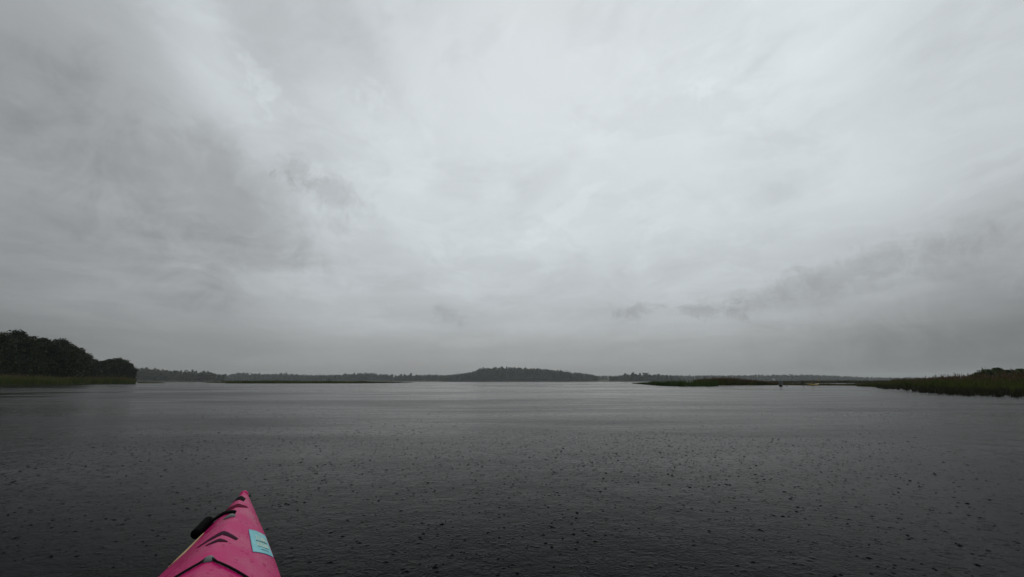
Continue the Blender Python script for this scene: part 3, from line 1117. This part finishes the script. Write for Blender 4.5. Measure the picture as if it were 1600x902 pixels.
def small_kayak(name, px, D, rz, mat, label):
    X, Y = ground_xy(px, D)
    k = empty(name, (X, Y, 0), rz)
    tag(k, label, 'kayak', 'distant kayaks')
    V, Fc, n, m_ = [], [], 29, 12
    for j in range(n):
        t = -1 + 2 * j / (n - 1)
        w_ = .30 * (1 - abs(t) ** 2.2) ** .8 + .006
        up = .16 * abs(t) ** 2.5
        for i in range(m_):
            a = 2 * math.pi * i / m_
            z = .20 + up + math.sin(a) * (.09 if math.sin(a) > 0 else .24 * (1 - abs(t) ** 4)) * (1 - .7 * abs(t) ** 3)
            V.append((t * 2.1, math.cos(a) * w_, z))
    for j in range(n - 1):
        for i in range(m_):
            Fc.append((j * m_ + i, (j + 1) * m_ + i, (j + 1) * m_ + (i + 1) % m_, j * m_ + (i + 1) % m_))
    Fc += [tuple(range(m_)), tuple((n - 1) * m_ + i for i in range(m_ - 1, -1, -1))]
    link('hull', mesh_from('hull', V, Fc, True, [mat]), k)
    ring = [(math.cos(a) * .42 - .15, math.sin(a) * .22, .295) for a in [2 * math.pi * q / 24 for q in range(25)]]
    link('cockpit_coaming', tubes('cockpit_coaming', [(ring, [.02] * 25)], M_BLACK, 6), k)
    return X, Y


def person(X, Y, rz, jacket, hat, label, lean=0.0, pl=.25):
    """seated paddler: one skinned body, cap and vest as clothing"""
    root = empty('person', (X - .15 * math.cos(rz), Y - .15 * math.sin(rz), .12), rz)
    tag(root, label, 'person', 'distant paddlers')
    J = {  # joint: (position, radius)
        'pelvis': ((0, 0, .10), .15), 'waist': ((.01, 0, .28), .135), 'chest': ((.03 + lean * .4, 0, .48), .15), 'neck': ((.04 + lean, 0, .62), .055),
        'head': ((.06 + lean, 0, .72), .088), 'crown': ((.055 + lean, 0, .80), .080), 'nose': ((.155 + lean, 0, .71), .014)}
    for s_, nm in ((1, 'l'), (-1, 'r')):
        J.update({nm + 'sh': ((.03 + lean * .5, s_ * .17, .55), .062), nm + 'el': ((.16 + lean, s_ * .32, .38 + .10 * s_ * pl), .046),
                  nm + 'wr': ((.40 + lean, s_ * .28, .42 + .5 * s_ * pl), .032), nm + 'ha': ((.45 + lean, s_ * .28, .43 + .55 * s_ * pl), .040),
                  nm + 'hip': ((.05, s_ * .10, .08), .095), nm + 'kn': ((.48, s_ * .16, .17), .070), nm + 'an': ((.88, s_ * .10, .06), .045)})
    names = list(J)
    E_ = [('pelvis', 'waist'), ('waist', 'chest'), ('chest', 'neck'), ('neck', 'head'), ('head', 'crown'), ('head', 'nose')]
    for nm in 'lr':
        E_ += [('chest', nm + 'sh'), (nm + 'sh', nm + 'el'), (nm + 'el', nm + 'wr'), (nm + 'wr', nm + 'ha'), ('pelvis', nm + 'hip'), (nm + 'hip', nm + 'kn'), (nm + 'kn', nm + 'an')]
    me = bpy.data.meshes.new('body')
    me.from_pydata([J[n][0] for n in names], [(names.index(a), names.index(b)) for a, b in E_], [])
    me.materials.append(jacket)
    o = link('body', me, root)
    sk = o.modifiers.new('skin', 'SKIN')
    for i, n in enumerate(names):
        sv = me.skin_vertices[0].data[i]
        sv.radius = (J[n][1], J[n][1])
        sv.use_root = n == 'pelvis'
    sk.use_smooth_shade = True
    o.modifiers.new('sub', 'SUBSURF').levels = 1
    bm = bmesh.new()
    bmesh.ops.create_uvsphere(bm, u_segments=16, v_segments=10, radius=.105)
    for v in bm.verts:
        brim = .03 if v.co.z < .0 else 0
        v.co.z = max(v.co.z, -.005) * .95
        if brim: v.co.xy *= 1.15
        v.co += Vector((.055 + lean, 0, .765))
    mh = bpy.data.meshes.new('cap')
    bm.to_mesh(mh)
    bm.free()
    mh.materials.append(hat)
    link('cap', mh, root)
    return root


def paddle(X, Y, rz, tilt, blade_mat, label, lean=0.0):
    p = empty('paddle', (X - .15 * math.cos(rz) + (.45 + lean) * math.cos(rz), Y - .15 * math.sin(rz) + (.45 + lean) * math.sin(rz), .555), rz)
    tag(p, label, 'paddle', 'distant paddles')
    d = Vector((0, math.cos(tilt), math.sin(tilt)))
    link('shaft', tubes('shaft', [([d * -.78, d * .78], [.016, .016])], M_PADDLE, 8), p)
    for s_ in (-1, 1):
        V, Fc = [], []
        for j in range(8):
            t = j / 7
            c = d * s_ * (.74 + .46 * t)
            w_ = .09 * math.sin(math.pi * (.12 + .80 * t)) ** .6
            nrm = Vector((0, -d.z, d.y))
            for q in (-1, 1):
                for th_ in (-.006, .006):
                    V.append(c + nrm * w_ * q + Vector((th_ + .02 * math.sin(math.pi * t), 0, 0)))
        for j in range(7):
            a = j * 4
            for q0, q1 in ((0, 1), (1, 3), (3, 2), (2, 0)):
                Fc.append((a + q0, a + q1, a + 4 + q1, a + 4 + q0))
        Fc += [(0, 2, 3, 1), (28, 29, 31, 30)]
        link('blade', mesh_from('blade', V, Fc, False, [blade_mat]), p)
    return p


rz1 = math.radians(63)
X, Y = small_kayak('kayak', 1270.5, 88, rz1 - math.radians(36), M_YKAYAK, 'small yellow kayak far off by the thin reed fringe')
person(X, Y, rz1 - math.radians(36), M_OLIVE, M_BLACK, 'person in olive jacket sitting in the distant yellow kayak', .05, -.2)
paddle(X, Y, rz1 - math.radians(36), -.35, M_YKAYAK, 'paddle held by the person in the distant yellow kayak', .05)
rz2 = math.radians(238)
X, Y = small_kayak('kayak', 1220, 72, rz2, M_DKAYAK, 'small dark kayak far off at the end of the brown reeds')
person(X, Y, rz2, M_GREYJ, M_GREYJ, 'person in grey jacket sitting in the distant dark kayak', .0, -.35)
paddle(X, Y, rz2, -.55, M_WHITE, 'white-bladed paddle held by the person in the distant dark kayak')

# ------------------------------------------------------------------ rain hitting the water
def splashes():
    """each drop leaves a dimple, now and then a little hump or crown, and the near ones a low ring"""
    r = np.random.default_rng(21)
    Vs, Fs, o = [], [], 0

    def scatter(n, d0, d1, patchy):
        D = np.sqrt(r.uniform(d0 ** 2, d1 ** 2, n * 3))
        a = r.uniform(-1.15, 1.15, n * 3)
        x, y = D * np.sin(a), D * np.cos(a)
        # rain falls in gusty patches
        g = .5 + .3 * np.sin(x * .9 + 1.1 * np.sin(y * .6)) + .2 * np.sin(x * 2.3 - y * 1.7 + 1.5 * np.sin(x * .4))
        ok = r.random(n * 3) < (1 - patchy) + patchy * np.clip(g, 0, 1)
        # none through the kayak
        dx, dy = x - TIP.x, y - TIP.y
        s = -(dx * math.sin(PHI) + dy * math.cos(PHI))
        l_ = dx * math.cos(PHI) - dy * math.sin(PHI)
        ok &= ~((s > -.05) & (s < KL) & (np.abs(l_) < .34))
        return x[ok][:n], y[ok][:n], D[ok][:n]

    def lathe(prof, x, y, sr, sz, seg):
        nonlocal o
        n = len(x)
        a = np.arange(seg) * 2 * math.pi / seg
        pr = np.array(prof)
        P = len(pr)
        wob = 1 + (.18 if seg < 20 else .0) * r.normal(size=(n, 1, seg))
        V = np.empty((n, P, seg, 3))
        V[..., 0] = x[:, None, None] + np.cos(a) * (pr[:, 0][:, None] * sr[:, None, None]) * wob
        V[..., 1] = y[:, None, None] + np.sin(a) * (pr[:, 0][:, None] * sr[:, None, None]) * wob
        V[..., 2] = (pr[:, 1] * sz[:, None])[:, :, None]
        k = np.arange(seg)
        F_ = np.concatenate([np.c_[j * seg + k, j * seg + (k + 1) % seg, (j + 1) * seg + (k + 1) % seg, (j + 1) * seg + k] for j in range(P - 1)])
        Fs.append((F_[None] + (np.arange(n) * P * seg)[:, None, None]).reshape(-1, 4) + o)
        Vs.append(V.reshape(-1, 3))
        o += n * P * seg

    def size(D, sg):
        return np.exp(np.clip(r.normal(0, sg, len(D)), -1, .75)) * (1 + np.minimum(D, 14) * .03)

    soft = [(3.2, -.02), (2.3, .07), (1.4, .20), (.6, .31), (.03, .34)]
    low = [(2.6, -.02), (1.9, .10), (1.1, .34), (.45, .50), (.03, .54)]
    crown = [(2.2, -.02), (1.5, .12), (1.15, .50), (.85, .42), (.03, .05)]
    for prof, near, far in ((soft, 6800, 11000), (low, 4800, 8200), (crown, 1800, 2600)):
        x, y, D = scatter(near, 1.1, 7.5, .75)
        q = size(D, .42) * .0031
        lathe(prof, x, y, q, q, 9)
        x, y, D = scatter(far, 7.5, 22.0, .8)
        q = size(D, .42) * .0034
        lathe([prof[0], prof[2], prof[4]] if prof is soft else [prof[0], prof[2], prof[3], prof[4]], x, y, q, q, 6)
    # rings
    for r0, n in ((.014, 700), (.022, 700), (.033, 600), (.046, 350)):
        x, y, D = scatter(n, 1.1, 6.5, .6)
        one = np.ones(len(x))
        lathe([(r0 - .009, -.3), (r0 - .0035, .55), (r0, 1.0), (r0 + .0035, .6), (r0 + .010, -.3)], x, y, one, one * r.uniform(.0004, .0009, len(x)), 24)
    me = mesh_from('rain_splashes', np.concatenate(Vs), np.concatenate(Fs), True, [M_DROP])
    return tag(link('rain_splashes', me), 'rain drops splashing and ringing all over the near lake surface', 'splashes', kind='stuff')


splashes()

# ------------------------------------------------------------------ rain haze
m = bpy.data.materials.new('rain_haze')
m.use_nodes = True
N = NT(m.node_tree)
pv = N.n('ShaderNodeVolumePrincipled')
pv.inputs['Color'].default_value = (.92, .96, .97, 1)
pv.inputs['Density'].default_value = .00016
pv.inputs['Anisotropy'].default_value = .2
mo = N.n('ShaderNodeOutputMaterial')
N.t.links.new(pv.outputs[0], mo.inputs['Volume'])
bm = bmesh.new()
bmesh.ops.create_cube(bm, size=1)
for v in bm.verts:
    v.co = Vector((v.co.x * 9000, v.co.y * 9000, 36 + v.co.z * 80))
me = bpy.data.meshes.new('haze')
bm.to_mesh(me)
bm.free()
me.materials.append(m)
tag(link('haze', me), 'thin grey rain haze over the whole lake', kind='stuff')
